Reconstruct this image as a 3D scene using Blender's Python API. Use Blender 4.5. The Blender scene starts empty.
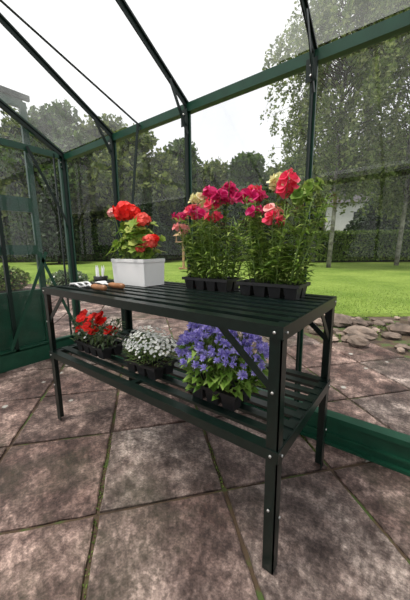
import bpy, math, random
import numpy as np
from mathutils import Vector, Matrix
random.seed(7); rng=np.random.default_rng(7)
sc=bpy.context.scene
try: sc.view_settings.view_transform='Standard'
except Exception: pass
U=random.uniform
CA,SA=.794,.607
def cw(X,Y,z=0.0): return Vector((CA*X-SA*Y, SA*X+CA*Y, z))

# ---------------- materials ----------------
def nm(name):
    m=bpy.data.materials.new(name); m.use_nodes=True
    nt=m.node_tree; nt.nodes.clear()
    o=nt.nodes.new('ShaderNodeOutputMaterial'); return m,nt,o
def N(nt,t,**k):
    n=nt.nodes.new(t)
    for a,b in k.items(): setattr(n,a,b)
    return n
def ramp(nt,fac,stops,interp='LINEAR'):
    r=N(nt,'ShaderNodeValToRGB'); r.color_ramp.interpolation=interp
    e=r.color_ramp.elements
    while len(e)<len(stops): e.new(.5)
    for i,(p,c) in enumerate(stops): e[i].position=p; e[i].color=(*c,1)
    nt.links.new(fac,r.inputs[0]); return r.outputs[0]
def noise(nt,scale,detail=4,rough=.6,coord='Object'):
    tc=N(nt,'ShaderNodeTexCoord'); n=N(nt,'ShaderNodeTexNoise')
    n.inputs['Scale'].default_value=scale; n.inputs['Detail'].default_value=detail; n.inputs['Roughness'].default_value=rough
    nt.links.new(tc.outputs[coord],n.inputs['Vector']); return n.outputs['Fac']
def mixc(nt,f,a,b,mode='MIX'):
    m=N(nt,'ShaderNodeMix',data_type='RGBA',blend_type=mode)
    for s,v in ((0,f),(6,a),(7,b)):
        if hasattr(v,'is_linked') : nt.links.new(v,m.inputs[s])
        elif s==0: m.inputs[0].default_value=v
        else: m.inputs[s].default_value=(*v,1)
    return m.outputs[2]
def paint(name,c,rough=.5,scale=30,var=.25,metal=0,bump=0.0,spec=.5,island=False):
    m,nt,o=nm(name); b=N(nt,'ShaderNodeBsdfPrincipled')
    f=noise(nt,scale)
    c2=tuple(x*(1-var) for x in c); c1=tuple(min(1,x*(1+var)) for x in c)
    col=ramp(nt,f,[(.3,c2),(.7,c1)])
    if island:
        g=N(nt,'ShaderNodeNewGeometry')
        col=mixc(nt,1,col,ramp(nt,g.outputs['Random Per Island'],[(0,(.45,.40,.36)),(.5,(.95,.9,.86)),(1,(1.7,1.65,1.6))]),'MULTIPLY')
    nt.links.new(col,b.inputs['Base Color'])
    b.inputs['Roughness'].default_value=rough; b.inputs['Metallic'].default_value=metal
    b.inputs['Specular IOR Level'].default_value=spec
    if bump:
        bp=N(nt,'ShaderNodeBump'); bp.inputs['Strength'].default_value=bump; bp.inputs['Distance'].default_value=.01
        nt.links.new(f,bp.inputs['Height']); nt.links.new(bp.outputs[0],b.inputs['Normal'])
    nt.links.new(b.outputs[0],o.inputs[0]); return m
def leafm(name,stops,trans=.35,rough=.55):
    m,nt,o=nm(name); g=N(nt,'ShaderNodeNewGeometry')
    k=[(i/(max(1,len(stops)-1)),c) for i,c in enumerate(stops)]
    col=ramp(nt,g.outputs['Random Per Island'],k)
    b=N(nt,'ShaderNodeBsdfPrincipled'); b.inputs['Roughness'].default_value=rough; b.inputs['Specular IOR Level'].default_value=.3
    t=N(nt,'ShaderNodeBsdfTranslucent'); mx=N(nt,'ShaderNodeMixShader'); mx.inputs[0].default_value=trans
    nt.links.new(col,b.inputs['Base Color']); nt.links.new(col,t.inputs['Color'])
    nt.links.new(b.outputs[0],mx.inputs[1]); nt.links.new(t.outputs[0],mx.inputs[2]); nt.links.new(mx.outputs[0],o.inputs[0]); return m
def glassm(name,haze,col=(.95,.97,.96)):
    m,nt,o=nm(name)
    tr=N(nt,'ShaderNodeBsdfTransparent'); tr.inputs[0].default_value=(.995,1,.998,1)
    d=N(nt,'ShaderNodeBsdfTranslucent'); d.inputs[0].default_value=(*col,1)
    gl=N(nt,'ShaderNodeBsdfGlossy'); gl.inputs['Roughness'].default_value=.02
    f=noise(nt,2.5,5,.6)
    mr=N(nt,'ShaderNodeMapRange'); mr.inputs[1].default_value=.3; mr.inputs[2].default_value=.8
    mr.inputs[3].default_value=haze*.4; mr.inputs[4].default_value=haze*1.6
    nt.links.new(f,mr.inputs[0])
    a=N(nt,'ShaderNodeMixShader'); nt.links.new(mr.outputs[0],a.inputs[0]); nt.links.new(tr.outputs[0],a.inputs[1]); nt.links.new(d.outputs[0],a.inputs[2])
    b=N(nt,'ShaderNodeMixShader'); b.inputs[0].default_value=.03; nt.links.new(a.outputs[0],b.inputs[1]); nt.links.new(gl.outputs[0],b.inputs[2])
    nt.links.new(b.outputs[0],o.inputs[0]); return m

M_green=paint('green_aluminium',(.006,.052,.028),.4,12,.2,spec=.4)
M_dgreen=paint('backlit_green_aluminium',(.004,.014,.010),.45,12,.2,spec=.3)  # frame green, with the dark look of bars against sky put into its colour
M_bench=paint('bench_green_paint',(.0035,.0105,.008),.30,40,.3,spec=.5)
M_bolt=paint('zinc_bolt',(.55,.55,.53),.35,60,.1,metal=.7)
M_glass=glassm('clear_glass',.012); M_hglass=glassm('hazy_glass',.07); M_rglass=glassm('roof_glass',.12)  # second glass mixes a stronger whitish haze into upper wall and gable panes
M_plastic=paint('black_plastic',(.010,.010,.011),.45,50,.3)
M_white=paint('white_ceramic',(.80,.80,.80),.35,8,.04)
M_soil=paint('potting_soil',(.03,.018,.012),.95,120,.6,bump=.8)
M_earth=paint('bare_earth',(.085,.06,.042),.95,9,.5,bump=.8)
M_wood=paint('varnished_wood',(.30,.13,.05),.4,25,.3)
M_steel=paint('brushed_steel',(.8,.8,.8),.35,30,.1,metal=.2)
M_bark=paint('tree_bark',(.05,.035,.022),.9,14,.4,bump=.6)
M_birch=paint('birch_bark',(.24,.23,.21),.8,6,.6,bump=.4)
M_rock=paint('garden_rock',(.19,.15,.125),.85,7,.6,bump=.9,island=True)
M_render=paint('house_render',(.68,.68,.67),.8,3,.05)
M_roof=paint('house_slate',(.08,.075,.08),.7,8,.3)
M_wdark=paint('window_dark',(.03,.035,.04),.2,2,.2)
M_birdwood=paint('weathered_wood',(.42,.25,.13),.7,12,.3)
M_stem=paint('plant_stem',(.14,.22,.05),.6,50,.2)
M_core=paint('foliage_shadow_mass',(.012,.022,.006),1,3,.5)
M_snapleaf=leafm('snapdragon_leaf',[(.07,.15,.02),(.20,.32,.05),(.40,.50,.14)])
M_gerleaf=leafm('geranium_leaf',[(.10,.20,.02),(.24,.36,.05),(.52,.58,.14)])
M_ageleaf=leafm('ageratum_leaf',[(.07,.16,.02),(.18,.32,.05),(.34,.48,.12)])
M_alyleaf=leafm('alyssum_leaf',[(.07,.15,.04),(.2,.3,.1),(.3,.38,.16)])
M_redleaf=leafm('dianthus_leaf',[(.06,.11,.05),(.14,.20,.10),(.26,.32,.2)])
M_red=leafm('red_petal',[(.6,.005,.005),(.88,.015,.01),(.97,.05,.03)],.25)
M_coral=leafm('coral_petal',[(.8,.06,.04),(.93,.12,.09),(.97,.22,.17)],.25)
M_pink=leafm('pink_petal',[(.85,.25,.25),(.93,.42,.40),(.97,.6,.55)],.25)
M_mag=leafm('magenta_petal',[(.42,.006,.09),(.68,.02,.17),(.85,.10,.30)],.25)
M_rose=leafm('rose_petal',[(.75,.02,.08),(.88,.07,.16),(.95,.22,.28)],.25)
M_yel=leafm('cream_petal',[(.8,.76,.35),(.9,.88,.58)],.25)
M_pur=leafm('ageratum_petal',[(.28,.24,.66),(.44,.38,.82),(.66,.61,.95)],.3)
M_wht=leafm('white_petal',[(.75,.77,.70),(.92,.92,.9)],.2)
M_tree1=leafm('tree_leaf',[(.018,.045,.008),(.055,.11,.018),(.12,.19,.04)],.4)
M_tree2=leafm('tree_leaf_yellow',[(.04,.07,.012),(.11,.155,.03),(.22,.26,.07)],.4)
M_con=leafm('conifer_leaf',[(.010,.024,.007),(.022,.045,.014),(.045,.075,.025)],.2)
M_birl=leafm('birch_leaf',[(.07,.11,.025),(.16,.22,.06),(.31,.35,.14)],.45)
M_hedge=leafm('hedge_leaf',[(.05,.10,.015),(.11,.18,.03),(.20,.28,.06)],.3)
M_blade=leafm('grass_blade',[(.13,.22,.03),(.24,.36,.06),(.38,.48,.11)],.35)

# lawn
m,nt,o=nm('lawn_grass'); b=N(nt,'ShaderNodeBsdfPrincipled'); b.inputs['Roughness'].default_value=.9; b.inputs['Specular IOR Level'].default_value=.1
f1=noise(nt,.35,4); f2=noise(nt,14,5,.7)
c1=ramp(nt,f1,[(.35,(.135,.22,.035)),(.65,(.27,.365,.075))]); c2=ramp(nt,f2,[(.3,(.5,.5,.5)),(.7,(1.2,1.2,1.2))])
nt.links.new(mixc(nt,.8,c1,c2,'MULTIPLY'),b.inputs['Base Color'])
bp=N(nt,'ShaderNodeBump'); bp.inputs['Strength'].default_value=.7; bp.inputs['Distance'].default_value=.03
nt.links.new(f2,bp.inputs['Height']); nt.links.new(bp.outputs[0],b.inputs['Normal']); nt.links.new(b.outputs[0],o.inputs[0]); M_lawn=m

# paving slab
m,nt,o=nm('riven_paving'); b=N(nt,'ShaderNodeBsdfPrincipled')
g=N(nt,'ShaderNodeNewGeometry')
base=ramp(nt,g.outputs['Random Per Island'],[(0,(.088,.062,.056)),(.35,(.135,.094,.084)),(.7,(.098,.078,.074)),(1,(.15,.122,.112))])
n1=noise(nt,1.9,9,.72); n2=noise(nt,8.5,10,.82); n3=noise(nt,60,5,.7); n4=noise(nt,1.3,6,.65,'Object')
col=mixc(nt,1,base,ramp(nt,n1,[(.38,(.42,.33,.31)),(.5,(1,.94,.92)),(.60,(2.2,2.25,2.2))]),'MULTIPLY')
col=mixc(nt,1,col,ramp(nt,n2,[(.38,(.32,.27,.26)),(.5,(.95,.92,.90)),(.60,(2.2,2.2,2.15))]),'MULTIPLY')
col=mixc(nt,.9,col,ramp(nt,n3,[(.38,(.55,.53,.52)),(.62,(1.5,1.5,1.48))]),'MULTIPLY')
col=mixc(nt,ramp(nt,n4,[(.52,(0,0,0)),(.68,(.40,.40,.40))]),col,(.075,.085,.045))
tc=N(nt,'ShaderNodeTexCoord'); vo=N(nt,'ShaderNodeTexVoronoi'); vo.inputs['Scale'].default_value=4.4
nt.links.new(tc.outputs['Object'],vo.inputs['Vector'])
ad=N(nt,'ShaderNodeMath',operation='MULTIPLY_ADD'); nt.links.new(n2,ad.inputs[0]); ad.inputs[1].default_value=.22; nt.links.new(vo.outputs['Distance'],ad.inputs[2])
spot=ramp(nt,ad.outputs[0],[(.175,(.9,.9,.9)),(.205,(0,0,0))])
col=mixc(nt,spot,col,(.46,.46,.42))
nt.links.new(col,b.inputs['Base Color']); b.inputs['Roughness'].default_value=.62; b.inputs['Specular IOR Level'].default_value=.4
bp=N(nt,'ShaderNodeBump'); bp.inputs['Strength'].default_value=.8; bp.inputs['Distance'].default_value=.016
hs=N(nt,'ShaderNodeMath',operation='ADD'); nt.links.new(n1,hs.inputs[0]); nt.links.new(n2,hs.inputs[1])
nt.links.new(hs.outputs[0],bp.inputs['Height']); nt.links.new(bp.outputs[0],b.inputs['Normal']); nt.links.new(b.outputs[0],o.inputs[0]); M_slab=m
# joint
m,nt,o=nm('mossy_joint'); b=N(nt,'ShaderNodeBsdfPrincipled'); b.inputs['Roughness'].default_value=.95
nt.links.new(ramp(nt,noise(nt,6,5),[(.38,(.040,.026,.018)),(.52,(.085,.055,.032)),(.60,(.06,.09,.022))]),b.inputs['Base Color'])
nt.links.new(b.outputs[0],o.inputs[0]); M_joint=m

# ---------------- mesh builder ----------------
class MB:
    def __init__(s): s.v=[];s.f=[];s.m=[];s.mats=[];s.sm=[]
    def mi(s,mat):
        if mat not in s.mats: s.mats.append(mat)
        return s.mats.index(mat)
    def add(s,vs,fs,mat,smooth=False):
        o=len(s.v); s.v.extend([tuple(v) for v in vs]); k=s.mi(mat)
        for f in fs: s.f.append(tuple(i+o for i in f)); s.m.append(k); s.sm.append(smooth)
    def box(s,lo,hi,mat):
        x0,y0,z0=lo;x1,y1,z1=hi
        s.add([(x0,y0,z0),(x1,y0,z0),(x1,y1,z0),(x0,y1,z0),(x0,y0,z1),(x1,y0,z1),(x1,y1,z1),(x0,y1,z1)],
          [(0,3,2,1),(4,5,6,7),(0,1,5,4),(1,2,6,5),(2,3,7,6),(3,0,4,7)],mat)
    def bar(s,a,b,w,h,mat,up=(0,0,1)):
        a=Vector(a);b=Vector(b);d=(b-a).normalized();u=Vector(up)
        r=d.cross(u)
        if r.length<1e-4: u=Vector((0,1,0)); r=d.cross(u)
        r.normalize(); u=r.cross(d).normalized(); r*=w/2; u=u*h/2
        vs=[a-r-u,a+r-u,a+r+u,a-r+u,b-r-u,b+r-u,b+r+u,b-r+u]
        s.add(vs,[(0,1,2,3),(7,6,5,4),(0,4,5,1),(1,5,6,2),(2,6,7,3),(3,7,4,0)],mat)
    def tube(s,pts,rad,mat,n=6,cap=True):
        pts=[Vector(p) for p in pts]; rings=[]
        for i,p in enumerate(pts):
            d=(pts[min(i+1,len(pts)-1)]-pts[max(i-1,0)]).normalized()
            a=Vector((0,0,1)) if abs(d.z)<.9 else Vector((1,0,0))
            r=d.cross(a).normalized(); u=r.cross(d)
            R=rad[i] if isinstance(rad,(list,tuple)) else rad
            rings.append([p+(r*math.cos(t)+u*math.sin(t))*R for t in [2*math.pi*k/n for k in range(n)]])
        vs=[v for r in rings for v in r]; fs=[]
        for i in range(len(pts)-1):
            for k in range(n):
                fs.append((i*n+k,i*n+(k+1)%n,(i+1)*n+(k+1)%n,(i+1)*n+k))
        if cap: fs.append(tuple(range(n-1,-1,-1))); fs.append(tuple((len(pts)-1)*n+k for k in range(n)))
        s.add(vs,fs,mat,True)
    def leaf(s,b,d,L,W,mat,droop=.3,fold=.25):
        b=Vector(b);d=Vector(d).normalized()
        sd=d.cross(Vector((0,0,1)))
        if sd.length<1e-3: sd=Vector((1,0,0))
        sd.normalize(); up=sd.cross(d).normalized()
        m_=b+d*L*.45; l=m_-sd*W/2+up*W*fold; r=m_+sd*W/2+up*W*fold
        t=b+d*L-Vector((0,0,1))*L*droop
        s.add([b,l,m_,r,t],[(0,2,1),(0,3,2),(1,2,4),(2,3,4)],mat)
    def flower(s,c,n,R,k,mat,cup=.3,wid=.85):
        c=Vector(c);n=Vector(n).normalized()
        a=Vector((U(-1,1),U(-1,1),U(-1,1))); x=n.cross(a).normalized(); y=n.cross(x)
        for i in range(k):
            t=2*math.pi*i/k+U(-.1,.1); d=x*math.cos(t)+y*math.sin(t); e=n.cross(d)
            w=R*wid*math.pi/k
            vs=[c,c+d*R*.55-e*w+n*R*cup*.5,c+d*R+n*R*cup*U(.6,1.2)-e*w*.5,c+d*R+n*R*cup*U(.6,1.2)+e*w*.5,c+d*R*.55+e*w+n*R*cup*.5]
            s.add(vs,[(0,1,2,3,4)],mat)
    def disc(s,c,n,R,mat,k=12,wav=.12,cup=.2):
        c=Vector(c);n=Vector(n).normalized(); a=Vector((U(-1,1),U(-1,1),.3)); x=n.cross(a).normalized(); y=n.cross(x)
        vs=[c]; 
        for i in range(k):
            t=2*math.pi*i/k; r=R*(1+(wav if i%2 else -wav)); 
            if i==0: r*=.45
            vs.append(c+(x*math.cos(t)+y*math.sin(t))*r+n*R*(cup+U(-.1,.1)))
        s.add(vs,[(0,i+1,(i+1)%k+1) for i in range(k)],mat)
    def bulk(s,C,size,mat,flat=None,asp=1.6):
        C=np.asarray(C); n=len(C)
        a=rng.normal(size=(n,3)); a/=np.linalg.norm(a,axis=1)[:,None]
        b=rng.normal(size=(n,3)); b-=a*(a*b).sum(1)[:,None]; b/=np.linalg.norm(b,axis=1)[:,None]
        sz=(size*rng.uniform(.6,1.3,n))[:,None]
        a=a*sz*asp*.5; b=b*sz*.5
        V=np.stack([C-a,C+b,C+a,C-b],1).reshape(-1,3)
        o=len(s.v); s.v.extend(map(tuple,V.tolist())); k=s.mi(mat)
        s.f.extend([(o+4*i,o+4*i+1,o+4*i+2,o+4*i+3) for i in range(n)]); s.m.extend([k]*n); s.sm.extend([False]*n)
    def blob(s,c,r,mat,seg=10,ring=7,jit=.12,smooth=True,weld=False):
        c=Vector(c); vs=[(c.x,c.y,c.z+r[2])]
        for j in range(1,ring):
            ph=math.pi*j/ring
            for i in range(seg):
                t=2*math.pi*i/seg; q=1+U(-jit,jit)
                vs.append((c.x+r[0]*q*math.sin(ph)*math.cos(t),c.y+r[1]*q*math.sin(ph)*math.sin(t),c.z+r[2]*q*math.cos(ph)))
        vs.append((c.x,c.y,c.z-r[2])); L=len(vs)-1
        fs=[(0,1+i,1+(i+1)%seg) for i in range(seg)]
        for j in range(ring-2):
            fs+=[(1+j*seg+i,1+(j+1)*seg+i,1+(j+1)*seg+(i+1)%seg,1+j*seg+(i+1)%seg) for i in range(seg)]
        fs+=[(L,1+(ring-2)*seg+(i+1)%seg,1+(ring-2)*seg+i) for i in range(seg)]
        s.add(vs,fs,mat,smooth)
    def build(s,name,parent=None,bevel=0):
        me=bpy.data.meshes.new(name); me.from_pydata(s.v,[],s.f)
        for m in s.mats: me.materials.append(m)
        me.polygons.foreach_set('material_index',s.m); me.polygons.foreach_set('use_smooth',s.sm); me.update()
        ob=bpy.data.objects.new(name,me); sc.collection.objects.link(ob)
        if parent: ob.parent=parent
        if bevel:
            md=ob.modifiers.new('bevel','BEVEL'); md.width=bevel; md.segments=2; md.limit_method='ANGLE'
        return ob
def empty(name,loc=(0,0,0)):
    e=bpy.data.objects.new(name,None); e.location=(0,0,0); sc.collection.objects.link(e); return e

# ---------------- ground ----------------
g=MB(); g.box((-70,-30,-.12),(40,75,-.035),M_earth); g.build('ground')
bx=[-30,-12,-6.2,-3.5,-1.3,0,.9,2.5,5,12,30]; by=[16,11.5,8.9,7.9,6.7,5.4,4.7,4.1,3.7,3.4,3.2]
def YB(X): return float(np.interp(X,bx,by))+.12*math.sin(X*2.3)
jb=MB(); 
xs=np.linspace(-12,14,80)
vs=[];fs=[]
for X in xs:
    vs.append(cw(X,-5,-.014)); vs.append(cw(X,YB(X)-.25,-.014))
fs=[(2*i,2*i+2,2*i+3,2*i+1) for i in range(len(xs)-1)]
jb.add(vs,fs,M_joint)
fl=MB(); T=.508; e1=(.9775,.211); e2=(-.211,.9775); O=(-.4235,.920)
for i,j,t0,t1 in ((0,-1,.0,1),(0,0,.0,1),(1,0,0,.6),(2,0,.1,.5),(3,1,.2,.9),(-1,0,0,.8)):
    for k in range(120):
        t=U(t0,t1); X=O[0]+i*T*e1[0]+(j+t)*T*e2[0]+U(-.008,.008); Y=O[1]+i*T*e1[1]+(j+t)*T*e2[1]+U(-.008,.008)
        jb.leaf(cw(X,Y,-.012),(U(-1,1),U(-1,1),U(.5,2)),U(.005,.015),.005,M_hedge,.2)
jb.build('paving_joints')
def inrock(X,Y): return Y>2.15+max(0,(2.2-X))*.9 and X>1.25
for i in range(-22,26):
    for j in range(-9,24):
        cx=O[0]+(i+.5)*T*e1[0]+(j+.5)*T*e2[0]; cy=O[1]+(i+.5)*T*e1[1]+(j+.5)*T*e2[1]
        if cy>YB(cx)-.55 or cy<-4 or abs(cx)>11: continue
        if inrock(cx,cy): continue
        h=T/2-.009; hb=h-.006; z=U(-.002,.002); rt=U(-.006,.006)
        def q(a,b,zz): 
            a2=a-b*rt; b2=b+a*rt
            return cw(cx+a2*e1[0]+b2*e2[0],cy+a2*e1[1]+b2*e2[1],zz)
        K=8
        def ring(hh,zz,jt):
            out=[]
            for sx,sy,dx,dy in ((-1,-1,1,0),(1,-1,0,1),(1,1,-1,0),(-1,1,0,-1)):
                for k in range(K):
                    t=2*hh*k/K; out.append(q(sx*hh+dx*t+U(-jt,jt),sy*hh+dy*t+U(-jt,jt),zz))
            return out
        top=ring(hb,z,.003); mid=ring(h,z-.005,.0025); bot=[Vector((p.x,p.y,-.03)) for p in mid]
        n=4*K; vs=top+mid+bot
        fs=[tuple(range(n))]+[(r*n+(k+1)%n,r*n+k,(r+1)*n+k,(r+1)*n+(k+1)%n) for r in (0,1) for k in range(n)]
        fl.add(vs,fs,M_slab)
fl.build('floor')
lw=MB(); xs=np.linspace(-45,45,180); vs=[]
for X in xs:
    y0=YB(X); vs+= [cw(X,y0,-.03),cw(X,y0+.03,.015),cw(X,y0+6,.02),cw(X,60,.02)]
fs=[(4*i+k,4*i+4+k,4*i+5+k,4*i+1+k) for i in range(len(xs)-1) for k in range(3)]
lw.add(vs,fs,M_lawn)
for _ in range(26000):
    X=U(-6,7); Y=YB(X)+.02+abs(random.gauss(0,1.6)); p=cw(X,Y,.013); h=U(.015,.035); a=U(0,6.28); d=Vector((math.cos(a),math.sin(a),0))*.006
    lw.add([p-d,p+d,p+Vector((U(-.02,.02),U(-.02,.02),h))],[(0,1,2)],M_blade)
lw.build('lawn')

# ---------------- greenhouse ----------------
XL,W,ZE=-2.67,1.42,1.83; RY=.10; SL=.6; ZR=ZE+SL*(W-RY); WF=2*RY-W; XR=2.475
posts=[XL+.735*i for i in range(8)]
def zr(y): return ZE+SL*((W-y) if y>RY else (y-WF))
def longwall(name,y,sgn):
    b=MB()
    b.box((XL-.02,y-.02,0),(XR+.02,y+.05*sgn if sgn>0 else y+.02,.015),M_green)
    b.box((XL-.02,min(y,y+.03*sgn),.0),(XR+.02,max(y,y+.03*sgn),.15),M_green)
    b.box((XL-.02,min(y-.02*sgn,y+.04*sgn),.135),(XR+.02,max(y-.02*sgn,y+.04*sgn),.16),M_green)
    b.box((XL-.02,min(y-.012*sgn,y+.05*sgn),.05),(XR+.02,max(y-.012*sgn,y+.05*sgn),.062),M_green)
    b.box((XL-.03,min(y-.012*sgn,y+.03*sgn),ZE-.035),(XR+.03,max(y-.012*sgn,y+.03*sgn),ZE+.012),M_green)
    b.box((XL-.03,min(y,y+.08*sgn),ZE+.006),(XR+.03,max(y,y+.08*sgn),ZE+.020),M_green)
    for x in posts:
        b.box((x-.014,min(y,y+.012*sgn),.15),(x+.014,max(y,y+.012*sgn),ZE),M_green)
        b.box((x-.005,min(y-.03*sgn,y),.15),(x+.005,max(y-.03*sgn,y),ZE),M_dgreen)
        b.box((x-.024,y-.036*sgn if sgn>0 else y+.032,ZE-.12),(x+.024,y-.032*sgn if sgn>0 else y+.036,ZE-.03),M_dgreen)
        for dz in (-.10,-.06): b.tube([(x,y-.036*sgn,ZE+dz),(x,y-.044*sgn,ZE+dz)],.006,M_bolt)
    return b
b=longwall('wall_back',W,1)
b.bar((-1.617,W-.03,ZE),(-1.95,W-.03,.15),.004,.024,M_dgreen,(1,0,0))
b.bar((1.3,W-.03,ZE),(.98,W-.03,.15),.004,.024,M_dgreen,(1,0,0))
b.build('wall_back')
longwall('wall_front',WF,-1).build('wall_front')
def gable(name,x,s,door):
    b=MB(); t=.03*s
    def bx_(y0,y1,z0,z1,m=M_green,d=.03): b.box((min(x,x+d*s),y0,z0),(max(x,x+d*s),y1,z1),m)
    bx_(WF,W,0,.15); bx_(WF,W,.14,.165,M_green,.05)
    for y in (WF+.02,W-.02): bx_(y-.03,y+.03,.15,ZE,M_green,.03)
    bx_(W-.1,W-.09,.15,ZE,M_dgreen,.02)
    bx_(WF,W,ZE-.03,ZE+.02,M_green,.025)
    ys=[RY-.75,RY-.33,RY+.33,RY+.75] if door else [RY-.7,RY,RY+.7]
    for y in ys: bx_(y-.014,y+.014,.15,zr(y),M_dgreen,.03)
    for y0 in (W,WF):
        b.bar((x+t/2,y0,ZE),(x+t/2,RY,ZR),.03,.05,M_green)
    b.bar((x-.02*s,.80,.18),(x-.02*s,1.16,.98),.004,.026,M_green,(0,1,0))
    b.bar((x-.02*s,1.10,.98),(x-.02*s,1.38,.2),.004,.026,M_green,(0,1,0))
    b.bar((x-.02*s,1.40,1.2),(x-.02*s,1.1,ZE),.004,.022,M_dgreen,(0,1,0))
    return b
gable('wall_left',XL,-1,True).build('wall_left')
gable('wall_right',XR,1,False).build('wall_right')
d=MB(); xd=XL-.09
y0,y1=.42,1.15
for y in (y0,y1): d.box((xd-.02,y-.025,.03),(xd+.01,y+.025,2.2),M_green)
for z,h in ((.05,.1),(.62,.05),(1.0,.08),(1.38,.12),(2.18,.06)): d.box((xd-.018,y0,z-h/2),(xd+.012,y1,z+h/2),M_green)
d.box((xd-.008,y0,.1),(xd-.002,y1,.6),M_green)
d.box((xd+.0,-.4,2.215),(xd+.03,1.2,2.255),M_dgreen)
for zz in ((1.04,1.32),(1.44,2.15),(.645,.96)): d.add([(xd,y0+.02,zz[0]),(xd,y1-.02,zz[0]),(xd,y1-.02,zz[1]),(xd,y0+.02,zz[1])],[(0,1,2,3)],M_glass)
d.build('door_1')
b=MB()
b.box((XL-.03,RY-.02,ZR-.03),(XR+.03,RY+.02,ZR+.05),M_dgreen)
for x in posts:
    for y0 in (W,WF):
        b.bar((x,y0,ZE+.01),(x,RY,ZR+.0),.026,.010,M_dgreen)
        b.bar((x,y0,ZE-.01),(x,RY,ZR-.02),.006,.03,M_dgreen)
for x0,dx in ((-1.617,-.37),(1.3,.4)):
    b.bar((x0,W-.01,ZE-.01),(x0+dx,RY,ZR-.03),.016,.004,M_dgreen)
for x in posts[1:-1]:
    b.bar((x+.012,W-.02,ZE-.16),(x+.012,W-.16,zr(W-.16)-.02),.004,.022,M_dgreen)
b.build('ceiling')
k=1
for sgn,y in ((1,W+.014),(-1,WF-.014)):
    p=MB()
    for i in range(7):
        x0,x1=posts[i]+.004,posts[i+1]-.004
        p.add([(x0,y,.16),(x1,y,.16),(x1,y,1.335),(x0,y,1.335)],[(0,1,2,3)],M_glass)
        y2=y+.004*sgn
        p.add([(x0,y2,1.32),(x1,y2,1.32),(x1,y2,ZE),(x0,y2,ZE)],[(0,1,2,3)],M_hglass)
    p.build('window_%d'%k); k+=1
for x in (XL-.034,XR+.034):
    p=MB()
    ya,yb=(RY+.345,W) if x<0 else (WF,W)
    p.add([(x,ya,.165),(x,yb,.165),(x,yb,ZE-.03),(x,ya,ZE-.03)],[(0,1,2,3)],M_glass)
    if x<0: p.add([(x,WF,.165),(x,RY-.345,.165),(x,RY-.345,ZE-.03),(x,WF,ZE-.03)],[(0,1,2,3)],M_glass)
    p.add([(x,WF,ZE+.02),(x,W,ZE+.02),(x,RY,ZR-.02)],[(0,1,2)],M_hglass)
    p.build('window_%d'%k); k+=1
for y0 in (W,WF):
    p=MB()
    for i in range(7):
        x0,x1=posts[i]+.004,posts[i+1]-.004
        p.add([(x0,y0,ZE+.03),(x1,y0,ZE+.03),(x1,RY,ZR+.02),(x0,RY,ZR+.02)],[(0,1,2,3)],M_rglass)
    p.build('window_%d'%k); k+=1

# ---------------- bench ----------------
bench=empty('potting_bench')
TX0,TX1,TY0,TY1,TZ=-1.64,-.268,.68,1.24,.798
LZ=.43
b=MB()
def Lleg(x,y,sx,sy):
    L=.036;t=.004
    b.box((min(x,x+L*sx),min(y,y+t*sy),0.003),(max(x,x+L*sx),max(y,y+t*sy),TZ-.006),M_bench)
    b.box((min(x,x+t*sx),min(y,y+L*sy),0.003),(max(x,x+t*sx),max(y,y+L*sy),TZ-.006),M_bench)
Lleg(TX0,TY0,1,1);Lleg(TX1,TY0,-1,1);Lleg(TX0,TY1,1,-1);Lleg(TX1,TY1,-1,-1)
b.build('legs',bench)
b=MB()
for z in (TZ,LZ):
    for y,s in ((TY0,1),(TY1,-1)):
        yy=y-.004*s
        b.box((TX0-.004,min(yy,yy+.004*s),z-.034),(TX1+.004,max(yy,yy+.004*s),z),M_bench)
        b.box((TX0,min(y,y+.034*s),z-.004),(TX1,max(y,y+.034*s),z),M_bench)
    for x,s in ((TX0,1),(TX1,-1)):
        xx=x-.004*s
        b.box((min(xx,xx+.004*s),TY0,z-.04),(max(xx,xx+.004*s),TY1,z),M_bench)
        b.box((min(x,x+.034*s),TY0,z-.008),(max(x,x+.034*s),TY1,z-.004),M_bench)
    xm=(TX0+TX1)/2
    b.box((xm-.015,TY0,z-.02),(xm+.015,TY1,z-.004),M_bench)
b.build('shelf_rails',bench)
for nmz,z,ns in (('top_slats',TZ,7),('lower_slats',LZ,7)):
    b=MB(); a0=TY0+.05; a1=TY1-.05; pit=(a1-a0)/ns
    for i in range(ns):
        y=a0+(i+.5)*pit; w=.0175
        b.box((TX0+.003,y-w,z-.003),(TX1-.003,y+w,z+.001),M_bench)
        b.box((TX0+.003,y-w,z-.010),(TX1-.003,y-w+.002,z-.003),M_bench)
        b.box((TX0+.003,y+w-.002,z-.010),(TX1-.003,y+w,z-.003),M_bench)
    b.build(nmz,bench)
b=MB()
for y in (TY0+.007,TY1-.007):
    b.bar((TX1-.20,y,TZ-.03),(TX1-.01,y,TZ-.20),.004,.022,M_bench,(0,0,1))
    b.bar((TX0+.20,y,TZ-.03),(TX0+.01,y,TZ-.20),.004,.022,M_bench,(0,0,1))
for x in (TX0+.007,TX1-.007):
    b.bar((x,TY1-.18,TZ-.03),(x,TY1-.01,TZ-.2),.004,.022,M_bench,(0,0,1))
b.build('corner_braces',bench)
b=MB()
for x,s in ((TX0+.02,1),(TX1-.02,-1)):
    for z in (TZ-.018,LZ-.018,LZ-.2,TZ-.19):
        b.tube([(x,TY0-.004,z),(x,TY0-.008,z)],.0042,M_bolt,8)
for y in (TY0+.02,TY1-.02):
    for z in (TZ-.02,LZ-.02,.2): b.tube([(TX1+.004,y,z),(TX1+.008,y,z)],.0042,M_bolt,8)
b.build('bolts',bench)

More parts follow.
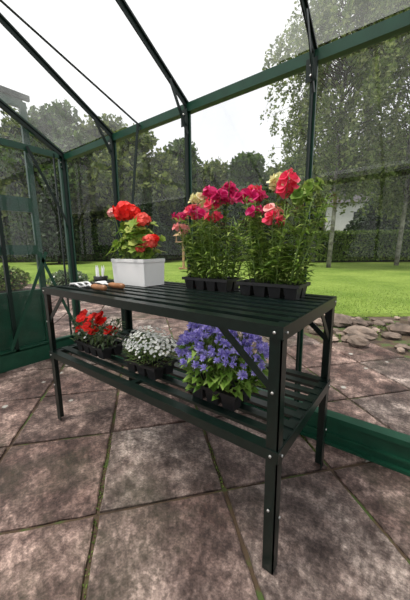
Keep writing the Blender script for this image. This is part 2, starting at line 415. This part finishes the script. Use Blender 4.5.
# ---------------- trays and plants ----------------
def tray(name,cx,cy,z,nx,ny,cell=.07,h=.065,par=None):
    b=MB(); w=nx*cell; dd=ny*cell
    for i in range(nx):
        for j in range(ny):
            x=cx-w/2+(i+.5)*cell; y=cy-dd/2+(j+.5)*cell; a=cell/2-.003; c=cell/2-.012
            a2=a-.003
            sq=((-1,-1),(1,-1),(1,1),(-1,1))
            vs=[(x+sx*c,y+sy*c,z) for sx,sy in sq]+[(x+sx*a,y+sy*a,z+h) for sx,sy in sq]+[(x+sx*a2,y+sy*a2,z+h) for sx,sy in sq]+[(x+sx*a2,y+sy*a2,z+h-.01) for sx,sy in sq]
            fs=[(0,3,2,1)]
            for r in range(3):
                fs+=[(r*4+k,r*4+(k+1)%4,r*4+4+(k+1)%4,r*4+4+k) for k in range(4)]
            b.add(vs,fs,M_plastic); b.add(vs[12:],[(0,1,2,3)],M_soil)
    for y in (cy-dd/2,cy+dd/2): b.box((cx-w/2-.004,y-.004,z+h-.012),(cx+w/2+.004,y+.004,z+h+.001),M_plastic)
    for x in (cx-w/2,cx+w/2): b.box((x-.004,cy-dd/2,z+h-.012),(x+.004,cy+dd/2,z+h+.001),M_plastic)
    for i in range(1,nx): b.box((cx-w/2+i*cell-.004,cy-dd/2,z+h-.004),(cx-w/2+i*cell+.004,cy+dd/2,z+h),M_plastic)
    for j in range(1,ny): b.box((cx-w/2,cy-dd/2+j*cell-.004,z+h-.004),(cx+w/2,cy-dd/2+j*cell+.004,z+h),M_plastic)
    b.build('cell_tray',par); return z+h-.01

def stempath(root,top,n=6):
    root=Vector(root);top=Vector(top); out=[]
    for i in range(n):
        t=i/(n-1); p=root.lerp(top,t); hz=t**1.3
        p.x=root.x+(top.x-root.x)*hz; p.y=root.y+(top.y-root.y)*hz
        out.append(p+Vector((U(-.004,.004),U(-.004,.004),0)))
    return out
def snap(fo,fw,root,top,fm=None,spike=.07,nl=34):
    pts=stempath(root,top); fo.tube(pts,[.003,.0028,.0025,.0022,.002,.0012],M_stem,4)
    H=(Vector(top)-Vector(root)).length
    for i in range(nl):
        t=U(.03,1-(spike/H)*.9 if fm else .98); k=t*5; a=min(4,int(k)); p=pts[a].lerp(pts[a+1],k-a)
        an=i*2.4+U(-.4,.4); d=Vector((math.cos(an),math.sin(an),U(.0,.8)))
        L=U(.04,.07)*(1.1-.4*t); fo.leaf(p,d,L,L*.28,M_snapleaf,U(.05,.4))
    if fm:
        nf=max(5,int(spike/.0065))
        for i in range(nf):
            t=1-(i/nf)*spike/H; k=t*5; a=min(4,int(k)); p=pts[a].lerp(pts[a+1],k-a)
            an=i*2.1+U(-.5,.5); s_=.35+.85*min(1,i/nf*2.5)
            d=Vector((math.cos(an),math.sin(an),U(-.1,.5))).normalized()
            c=p+d*.008*s_; e=c+d*.013*s_
            fw.tube([c,e],[.003*s_,.0065*s_],fm,5,False)
            fw.flower(e,d+Vector((0,0,.6)),.019*s_,3,fm,.5,.85)
            fw.flower(e,d-Vector((0,0,.6)),.016*s_,3,fm,.3,.85)
            if i%4==0: fw.flower(e+d*.003,d,.005*s_,4,M_yel,.3,1)
def snaptray(name,cx,cy,spec,fill,nx=4,hi=1.16,sp_=1.5):
    P=empty(name); zt=tray(name,cx,cy,TZ+.001,nx,2,.066,.058,P); fo=MB();fw=MB()
    for dx,dy,top,fm,sp in spec:
        snap(fo,fw,(cx+dx*.55,cy+max(-.05,min(.05,dy*.5)),zt),(cx+dx,cy+dy,top),fm,sp)
    for _ in range(fill):
        a=U(-.115,.115); c=U(-.055,.055)
        snap(fo,fw,(cx+a,cy+c,zt),(cx+a*sp_+U(-.03,.03),cy+c*1.4+U(-.03,.03),random.triangular(.95,hi,1.13)),None,nl=30)
    fo.build('foliage',P); fw.build('blossoms',P)
snaptray('snapdragon_tray',-.82,1.13,[(-.19,-.02,1.17,M_mag,.03),(-.13,.0,1.205,M_rose,.055),(-.07,-.02,1.255,M_yel,.05),(-.085,.02,1.21,M_pink,.04),(-.01,.0,1.275,M_mag,.05),(.10,.0,1.285,M_mag,.085),(.08,-.04,1.25,M_mag,.06),(-.04,-.06,1.18,M_mag,.035),(.03,-.03,1.22,M_rose,.04),(-.155,-.05,1.11,M_pink,.03),(.05,-.06,1.15,M_rose,.03)],34,4,1.20)
snaptray('snapdragon_tray.001',-.49,1.11,[(-.11,.02,1.25,M_rose,.055),(-.14,-.02,1.235,M_mag,.045),(-.085,.0,1.225,M_mag,.04),(.0,.02,1.285,M_yel,.055),(.055,-.01,1.285,M_rose,.095),(.03,.03,1.25,M_mag,.04),(.02,-.06,1.13,M_rose,.05),(.0,-.03,1.15,M_pink,.03),(.15,.0,1.24,M_snapleaf,.05),(-.06,-.05,1.15,M_mag,.025),(.12,-.04,1.20,M_snapleaf,.05)],40,4,1.25,1.75)

# geranium planter
P=empty('geranium_planter'); px_,py_=-1.28,1.05
b=MB(); l,dp,h=.138,.075,.145; z0=TZ+.002
def rect(a,c,z): return [(px_+sx*a,py_+sy*c,z) for sx,sy in((-1,-1),(1,-1),(1,1),(-1,1))]
rs=[rect(l*.97,dp*.95,z0),rect(l,dp,z0+h-.02),rect(l+.003,dp+.003,z0+h-.018),rect(l+.003,dp+.003,z0+h),rect(l-.006,dp-.006,z0+h),rect(l-.008,dp-.008,z0+h-.018)]
vs=[v for r in rs for v in r]; fs=[(0,3,2,1)]
for r in range(5): fs+=[(r*4+k_,r*4+(k_+1)%4,r*4+4+(k_+1)%4,r*4+4+k_) for k_ in range(4)]
b.add(vs,fs,M_white); b.add(rs[-1],[(0,1,2,3)],M_soil); b.build('planter_box',P,.002)
fo=MB();fw=MB(); zt=z0+h-.018
def umbel(fw,c,R,mat,n=50):
    c=Vector(c)
    for i in range(n):
        ph=math.acos(1-1.7*(i+.5)/n); t=i*2.39996
        d=Vector((math.sin(ph)*math.cos(t),math.sin(ph)*math.sin(t),math.cos(ph))); R2=R*U(.85,1.08)
        p=c+Vector((d.x*R2,d.y*R2,d.z*R2*.8)); fw.tube([c-Vector((0,0,R*.3)),p],[.001,.001],M_stem,3,False)
        fw.flower(p,d+Vector((U(-.3,.3),U(-.3,.3),U(-.3,.3))),R*.36,5,mat,.2,1.0)
for dx,dy,z,R,mat in ((-.085,.0,1.205,.058,M_red),(-.04,.02,1.20,.038,M_red),(.055,.0,1.155,.040,M_coral),(.08,-.03,1.135,.022,M_coral),(.125,-.02,1.035,.040,M_coral),(.09,-.05,1.0,.024,M_coral),(.14,.0,1.05,.026,M_red),(-.17,-.02,1.205,.030,M_pink),(-.145,.03,1.19,.02,M_coral),(.01,.03,1.12,.018,M_pink)):
    top=(px_+dx,py_+dy,z); fo.tube(stempath((px_+dx*.5,py_+dy*.3,zt),(top[0],top[1],z-R*.3)),[.003]*6,M_stem,5); umbel(fw,top,R,mat)
for i in range(200):
    a=U(-1,1)*.12; c=U(-1,1)*.07; z=zt+U(.015,.13)+(.10 if abs(a)<.09 else 0)*random.random()
    p=Vector((px_+a*1.15-.01,py_+c*1.2,z)); fo.tube([(px_+a*.7,py_+c*.7,zt),p],[.0015,.0012],M_stem,3,False)
    fo.disc(p,(a*4+U(-.5,.5),c*5+U(-.7,.3),U(.4,1.2)),U(.018,.032),M_gerleaf)
fo.build('foliage',P); fw.build('blossoms',P)

# lower shelf
PZ=LZ+.002
P=empty('ageratum_tray'); cx,cy=-.565,.835
zt=tray('t',cx,cy,PZ,3,2,.07,.065,P); fo=MB();fw=MB()
for i in range(560):
    a=U(0,6.28); r=math.sqrt(random.random()); ph=U(0,1)
    x=cx+.16*r*math.cos(a); y=cy+.11*r*math.sin(a); z=zt+.005+ph*.15
    p=Vector((x,y,z)); d=Vector((math.cos(a)*r+U(-.4,.4),math.sin(a)*r+U(-.4,.4),U(.1,.8)))
    fo.leaf(p,d,U(.035,.055),U(.025,.04),M_ageleaf,U(.1,.5))
for i in range(24):
    a=U(0,6.28); r=random.random(); fo.tube([(cx+.08*r*math.cos(a),cy+.05*r*math.sin(a),zt),(cx+.11*r*math.cos(a),cy+.09*r*math.sin(a),zt+.17)],[.0025,.002],M_stem,4)
n=220
for i in range(n):
    r=math.sqrt((i+.5)/n); t=i*2.39996
    x=cx+.19*r*math.cos(t)+U(-.01,.01); y=cy+.14*r*math.sin(t)+U(-.01,.01); z=zt+.272-.145*r*r+U(-.027,.018)
    R=U(.012,.021); fw.tube([(cx+(x-cx)*.75,cy+(y-cy)*.75,z-.07),(x,y,z-.003)],[.0015,.0012],M_stem,3,False)
    for j in range(34):
        d=Vector((random.gauss(0,1),random.gauss(0,1),random.gauss(.5,1))).normalized(); c=Vector((x,y,z))
        e=d.cross(Vector((U(-1,1),U(-1,1),U(-1,1)))).normalized()*R*.17
        fw.add([c-e*.4,c+d*R*.7-e,c+d*R,c+d*R*.7+e,c+e*.4],[(0,1,2,3,4)],M_pur)
fo.build('foliage',P); fw.build('blossoms',P)
P=empty('alyssum_tray'); cx,cy=-.965,.835
zt=tray('t',cx,cy,PZ,3,2,.068,.06,P); fo=MB();fw=MB()
for i in range(800):
    a=U(0,6.28); r=math.sqrt(random.random()); z=zt+.01+U(0,1)*.11*(1.2-r*.6)
    p=(cx+.14*r*math.cos(a),cy+.09*r*math.sin(a),z); fo.leaf(p,(math.cos(a)*r+U(-.6,.6),math.sin(a)*r+U(-.6,.6),U(.2,1.1)),U(.02,.032),.006,M_alyleaf,.2)
for i in range(24):
    a=U(0,6.28); r=random.random(); fo.tube([(cx+.08*r*math.cos(a),cy+.05*r*math.sin(a),zt),(cx+.11*r*math.cos(a),cy+.075*r*math.sin(a),zt+.1)],[.002,.0015],M_stem,4)
for i in range(560):
    a=U(0,6.28); r=math.sqrt(random.random()); z=zt+.155-.07*r*r+U(-.03,.016)
    p=(cx+.15*r*math.cos(a),cy+.10*r*math.sin(a),z); fw.flower(p,(math.cos(a)*r*.8,math.sin(a)*r*.8-.2,1),U(.0045,.007),4,M_wht,.1,.9)
fo.build('foliage',P); fw.build('blossoms',P)
P=empty('dianthus_tray'); cx,cy=-1.395,.84
zt=tray('t',cx,cy,PZ,4,2,.068,.06,P); fo=MB();fw=MB()
for i in range(620):
    a=U(-.16,.16); c=U(-.08,.07); z=zt+U(0,.13)
    fo.leaf((cx+a,cy+c,z),(U(-1,1),U(-1,1),U(.2,1.2)),U(.03,.05),U(.007,.014),M_redleaf,.2)
for i in range(19):
    a=U(-.14,.14) if i>6 else U(.02,.12); c=U(-.07,.05); z=zt+U(.07,.17); p=Vector((cx+a,cy+c,z))
    fo.tube([(cx+a*.8,cy+c*.8,zt),p],[.002,.0015],M_stem,4)
    fw.flower(p,(U(-.5,.6),-.7,.7),.029,6,M_red,.25,1.05); fw.flower(p+Vector((0,0,.004)),(U(-.5,.6),-.6,.8),.019,6,M_red,.4,1.0)
for i in range(30):
    a=U(-.15,.15); c=U(-.08,.05); fw.flower((cx+a,cy+c,zt+U(.05,.13)),(U(-.5,.5),-.7,.7),.008,5,M_wht,.1,1)
fo.build('foliage',P); fw.build('blossoms',P)

# hand tools
def tool(name,pos,ang,kind):
    b=MB(); 
    prof=[(0,.006),(.004,.012),(.02,.015),(.06,.0135),(.09,.015),(.115,.011),(.122,.008)]
    b.tube([(x,0,.016) for x,_ in prof],[r for _,r in prof],M_wood,12)
    b.tube([(.118,0,.016),(.15,0,.02),(.18,0,.012)],[.005,.005,.005],M_steel,8)
    if kind=='trowel':
        vs=[];nx=8;ny=6
        for i in range(nx+1):
            t=i/nx; w_=.036*(1 if t<.55 else math.sqrt(max(0,1-((t-.55)/.45)**2)))*(.6+.4*min(1,t*4))+.001
            for j in range(ny+1):
                s_=j/ny*2-1; vs.append((.17+.14*t,s_*w_,.004+.014*s_*s_*(w_/.034)+.012*(1-t)))
        b.add(vs,[(i*(ny+1)+j,(i+1)*(ny+1)+j,(i+1)*(ny+1)+j+1,i*(ny+1)+j+1) for i in range(nx) for j in range(ny)],M_steel,True)
    else:
        b.box((.172,-.036,.010),(.186,.036,.016),M_steel)
        for y in (-.032,0,.032):
            b.tube([(.18,y,.013),(.22,y*1.05,.026),(.27,y*1.05,.022),(.30,y,.004)],[.0055,.006,.005,.001],M_steel,6)
    ob=b.build(name); ob.location=pos; ob.rotation_euler=(0,0,math.radians(ang)); return ob
tool('hand_trowel',(-1.17,.865,TZ+.002),181,'trowel')
tool('hand_fork',(-1.19,.775,TZ+.002),179,'fork')
b=MB()
lx,ly=-1.525,.965
for i,(x,y) in enumerate(((-.025,-.01),(.0,.01),(.028,-.005),(.012,-.02),(-.012,-.022))):
    a=U(-.5,.5); x+=lx; y+=ly
    b.add([(x-.009,y,TZ+.02),(x+.009,y,TZ+.02),(x+.009+a*.05,y+.01,TZ+.085),(x+a*.05,y+.01,TZ+.11),(x-.009+a*.05,y+.01,TZ+.085)],[(0,1,2,3,4)],M_white)
b.tube([(lx,ly,TZ+.002),(lx,ly,TZ+.042)],[.034,.042],M_plastic,14)
b.build('plant_label_pot')

# ---------------- garden ----------------
def rocks(name,lst,zb=0.0):
    b=MB()
    for X,Y,r in lst:
        hz=r*U(.45,.7); p=cw(X,Y,zb+hz*.8); b.blob((p.x,p.y,p.z),(r*U(.8,1.4),r*U(.8,1.3),hz),M_rock,9,6,.2,False)
    for X,Y,r in lst[::2]:
        p=cw(X+U(-.15,.15),Y+U(-.15,.15),zb)
        for _ in range(24):
            b.leaf(p+Vector((U(-.07,.07),U(-.07,.07),0)),(U(-1,1),U(-1,1),U(.4,1.6)),U(.03,.10),U(.01,.02),M_hedge,.4)
    b.build(name)
rk=[]
tries=0
while len(rk)<120 and tries<6000:
    tries+=1; X=U(1.3,4.6);Y=U(2.2,3.85); r=random.choice((.04,.05,.06,.08,.11,.13))
    if not inrock(X,Y) or cw(X,Y).y-r*1.4<W+.16: continue
    if any((X-a)**2+(Y-c)**2<(.9*(r+s_))**2 for a,c,s_ in rk): continue
    rk.append((X,Y,r))
rocks('rockery_stones',rk,-.012)
rocks('border_stones',[(U(-6.2,-3.6),U(4.6,6.0),U(.05,.17)) for _ in range(50)])
def shrub(name,X,Y,r,h,mat,n,ls,fmat=None,nf=0):
    b=MB(); c=cw(X,Y,h*.45)
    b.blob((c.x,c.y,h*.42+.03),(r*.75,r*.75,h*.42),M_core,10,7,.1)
    v=rng.normal(size=(n,3)); v/=np.linalg.norm(v,axis=1)[:,None]; v*=rng.uniform(.75,1.08,n)[:,None]
    C=np.array([c.x,c.y,h*.48])+v*np.array([r,r,h*.5]); C[:,2]=np.maximum(C[:,2],.06); b.bulk(C,ls,mat)
    if fmat:
        v=v[:nf]; C=np.array([c.x,c.y,h*.5])+v*np.array([r*1.03,r*1.03,h*.53]); C[:,2]=np.maximum(C[:,2],.05); b.bulk(C,ls*1.1,fmat,asp=1)
    b.build(name)
shrub('border_shrub',-4.9,6.9,.5,.6,M_hedge,1300,.06,M_pink,90)
shrub('border_shrub.001',-3.4,7.0,.45,.5,M_redleaf,1100,.05,M_wht,80)
shrub('border_shrub.002',-6.6,7.6,.6,.7,M_tree1,1300,.07)
shrub('border_shrub.003',-2.4,6.5,.3,.35,M_hedge,700,.05,M_pink,60)

LZ0=.03
def tree(name,X,Y,H,R,mat,nb=9,nl=9000,ls=.26,base=.2,trunkr=.18,shape='round'):
    b=MB(); c=cw(X,Y,0); r0=Vector((c.x,c.y,LZ0))
    b.tube([r0,r0+Vector((.1,.05,H*.3)),r0+Vector((-.05,.1,H*.65)),r0+Vector((0,0,H*.92))],[trunkr,trunkr*.8,trunkr*.5,.03],M_bark,8)
    blobs=[]
    for i in range(nb):
        t=(i+.5)/nb; z=H*(base+(1-base)*t*.92)
        if shape=='cone': rr=R*(1-t)*.95+.25; off=0
        else: rr=R*(.40+.25*math.sin(math.pi*min(1,t*1.05)))*U(.7,1.2); off=R*.65*math.sin(math.pi*(.15+.8*t))
        a=i*2.4+U(-.5,.5); blobs.append((c.x+off*math.cos(a),c.y+off*math.sin(a),z,rr))
        if shape!='cone': b.tube([r0+Vector((0,0,z*.6)),(c.x+off*math.cos(a),c.y+off*math.sin(a),z)],[trunkr*.4,.03],M_bark,5)
    for x,y,z,rr in blobs:
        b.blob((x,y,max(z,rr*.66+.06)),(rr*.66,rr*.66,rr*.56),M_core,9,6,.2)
    tot=sum(q[3]**2 for q in blobs)
    for x,y,z,rr in blobs:
        n=int(nl*rr*rr/tot); v=rng.normal(size=(n,3)); v/=np.linalg.norm(v,axis=1)[:,None]
        v*=(rng.uniform(.58,1.2,n)+.14*np.sin(v[:,0]*7+v[:,2]*6)*np.cos(v[:,1]*8))[:,None]
        C=np.array([x,y,z])+v*np.array([rr,rr,rr*.85]); C[:,2]=np.maximum(C[:,2],.35); b.bulk(C,ls,mat)
    b.build(name)
tl=[(-21,25,13.0,4.2,M_tree1),(-16,27,12.8,4,M_tree2),(-12.0,25,12.8,3.6,M_tree1),(-8.6,27,12.6,3.6,M_tree2),(-5.2,25,11.0,3.2,M_tree2),(-2.2,28,11.0,3.0,M_tree1),(.8,27,8.6,2.7,M_tree2),(3.8,26,9.0,2.6,M_tree1),(6.6,28,8.6,2.6,M_tree2),(9.6,31,10.5,3.4,M_tree1),(18.5,28,11,3.8,M_tree2),(22.5,28,12,4,M_tree1),(27,28,12,4,M_tree1),(-27,24,13,4.2,M_tree2),(14.5,33,12.5,4,M_tree1)]
for i,(X,Y,H,R,mt) in enumerate(tl): tree('garden_tree' if i==0 else 'garden_tree.%03d'%i,X,Y,H,R,mt,12,10000,.26,.10)
tree('conifer_tree',-10.2,20,6.0,1.6,M_con,10,6000,.2,.06,.12,'cone')
tree('conifer_tree.001',-4.2,21,5.6,1.7,M_con,10,6000,.2,.06,.12,'cone')
tree('conifer_tree.002',1.9,22,4.8,1.5,M_con,10,5000,.2,.06,.12,'cone')
tree('conifer_tree.003',12.4,20.5,5.6,2.5,M_con,9,9000,.2,.06,.14,'cone')
tree('conifer_tree.004',15.2,20.5,6.4,2.5,M_con,9,9000,.2,.06,.14,'cone')
def hedge(name,a,bb,wd,h,mat,n,ls):
    b=MB(); a=Vector(a);bb=Vector(bb); d=(bb-a); L=d.length; d.normalize(); s_=Vector((-d.y,d.x,0))
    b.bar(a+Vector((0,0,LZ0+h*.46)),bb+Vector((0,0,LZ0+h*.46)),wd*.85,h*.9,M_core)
    t=rng.uniform(0,L,n); w_=rng.uniform(-wd/2,wd/2,n); z=rng.uniform(0.1,h,n)
    k=rng.integers(0,3,n); w_=np.where(k==0,-wd/2+rng.normal(0,.05,n),np.where(k==1,wd/2+rng.normal(0,.05,n),w_)); z=np.where(k==2,h+rng.normal(0,.05,n),z)
    C=np.stack([a.x+d.x*t+s_.x*w_,a.y+d.y*t+s_.y*w_,np.maximum(z,.12+ls*.7)],1); b.bulk(C,ls,mat); b.build(name)
hedge('hedge',cw(7.0,18.5),cw(24,17),1.4,1.85,M_hedge,26000,.11)
hedge('hedge.001',cw(-30,23),cw(7,24),1.6,2.6,M_tree1,26000,.17)
def birch(name,X,Y,H,R,ns,z0f=.3,nl=20):
    b=MB(); c=cw(X,Y,0); r0=Vector((c.x,c.y,LZ0))
    tr=[r0,r0+Vector((.1,0,H*.25)),r0+Vector((-.05,.12,H*.5)),r0+Vector((.15,.1,H*.75)),r0+Vector((.1,.1,H))]
    b.tube(tr,[.11,.09,.07,.05,.015],M_birch,8); C=[]
    for i in range(ns):
        t=U(z0f,1); k=t*4; a=min(3,int(k)); p=tr[a].lerp(tr[a+1],k-a); an=U(0,6.28)
        rr=R*U(.35,1)*math.sin(math.pi*min(.97,max(.12,(1.12-t))))**.7
        e=p+Vector((math.cos(an)*rr,math.sin(an)*rr,rr*U(.2,.7))); m_=p.lerp(e,.5)+Vector((0,0,rr*.15))
        b.tube([p,m_,e],[.022,.014,.006],M_bark,4,False)
        for j in range(6):
            q=m_.lerp(e,U(0,1.1)); L=U(.5,1.7); q2=q+Vector((math.cos(an)*.25+U(-.3,.3),math.sin(an)*.25+U(-.3,.3),-L))
            if j<3: b.tube([q,q2],[.005,.002],M_bark,3,False)
            for l_ in range(nl):
                s_=U(0,1); w2=q.lerp(q2,s_); C.append((w2.x+U(-.13,.13),w2.y+U(-.13,.13),w2.z+U(-.1,.1)))
    b.bulk(np.array(C),.10,M_birl); b.build(name)
birch('birch_tree',5.9,13.5,11.8,3.6,260,.26)
birch('birch_tree.001',9.8,14.5,12.8,3.8,290,.22)
# house
z=Vector((0,0,1))
h_=empty('neighbour_house'); b=MB(); a=cw(11.8,29); bb=cw(17,27.5)
b.bar(a+z*2.45,bb+z*2.45,5,4.8,M_render); b.build('walls',h_)
b=MB(); dd=(bb-a).normalized(); s_=Vector((-dd.y,dd.x,0)); a2=a-dd*.3; b2=bb+dd*.3
b.add([a2-s_*2.8+z*4.8,a2+s_*2.8+z*4.8,a2+z*6.4,b2-s_*2.8+z*4.8,b2+s_*2.8+z*4.8,b2+z*6.4],[(0,1,2),(3,5,4),(0,2,5,3),(1,4,5,2),(0,3,4,1)],M_roof); b.build('roof',h_)
b=MB()
for t in (.5,.8):
    p=a.lerp(bb,t)-s_*2.5; 
    for zz in (1.4,3.5): b.bar(p-dd*.45+z*zz,p+dd*.45+z*zz,.08,1.0,M_wdark)
b.build('windows',h_)
# bird table
bt=empty('bird_table'); b=MB(); c=cw(-1.0,13.5,.03)
b.bar(c,c+z*1.25,.08,.08,M_birdwood); b.bar(c+Vector((-.3,0,.03)),c+Vector((.3,0,.03)),.07,.06,M_birdwood); b.bar(c+Vector((0,-.3,.03)),c+Vector((0,.3,.03)),.07,.06,M_birdwood)
b.box((c.x-.26,c.y-.26,1.27),(c.x+.26,c.y+.26,1.31),M_birdwood)
for sx in(-1,1):
    for sy in(-1,1): b.box((c.x+sx*.22-.02,c.y+sy*.22-.02,1.31),(c.x+sx*.22+.02,c.y+sy*.22+.02,1.58),M_birdwood)
R_=.34; b.add([(c.x-R_,c.y-R_,1.57),(c.x+R_,c.y-R_,1.57),(c.x+R_,c.y+R_,1.57),(c.x-R_,c.y+R_,1.57),(c.x,c.y,1.85)],[(0,3,2,1),(0,1,4),(1,2,4),(2,3,4),(3,0,4)],M_birdwood)
b.build('stand_and_roof',bt)

# ---------------- light ----------------
wd=bpy.data.worlds.new('overcast_sky'); sc.world=wd; wd.use_nodes=True; nt=wd.node_tree; nt.nodes.clear()
o=N(nt,'ShaderNodeOutputWorld'); bg=N(nt,'ShaderNodeBackground')
f=noise(nt,2.2,5,.55,'Generated')
nt.links.new(ramp(nt,f,[(.35,(.86,.88,.92)),(.6,(1,1,1))]),bg.inputs[0]); bg.inputs[1].default_value=1.15; nt.links.new(bg.outputs[0],o.inputs[0])
sl=bpy.data.lights.new('sun','SUN'); sl.energy=3.6; sl.angle=math.radians(12); sl.color=(1,.95,.87)
so=bpy.data.objects.new('sun',sl); sc.collection.objects.link(so)
v=cw(-.45,-.1); dirv=Vector((v.x,v.y,1.15)); so.rotation_euler=dirv.to_track_quat('Z','Y').to_euler(); so.location=(0,0,12)
# ---------------- camera ----------------
cd=bpy.data.cameras.new('camera'); cd.sensor_fit='VERTICAL'; cd.sensor_height=24; cd.lens=282/600*24; cd.clip_end=300; cd.clip_start=.02
co=bpy.data.objects.new('camera',cd); sc.collection.objects.link(co); co.location=(0,0,1.0)
R=Matrix.Rotation(math.radians(37.4),3,'Z')@Matrix.Rotation(math.radians(90-10.45),3,'X')@Matrix.Rotation(math.radians(-.6),3,'Z')
co.rotation_euler=R.to_euler(); sc.camera=co
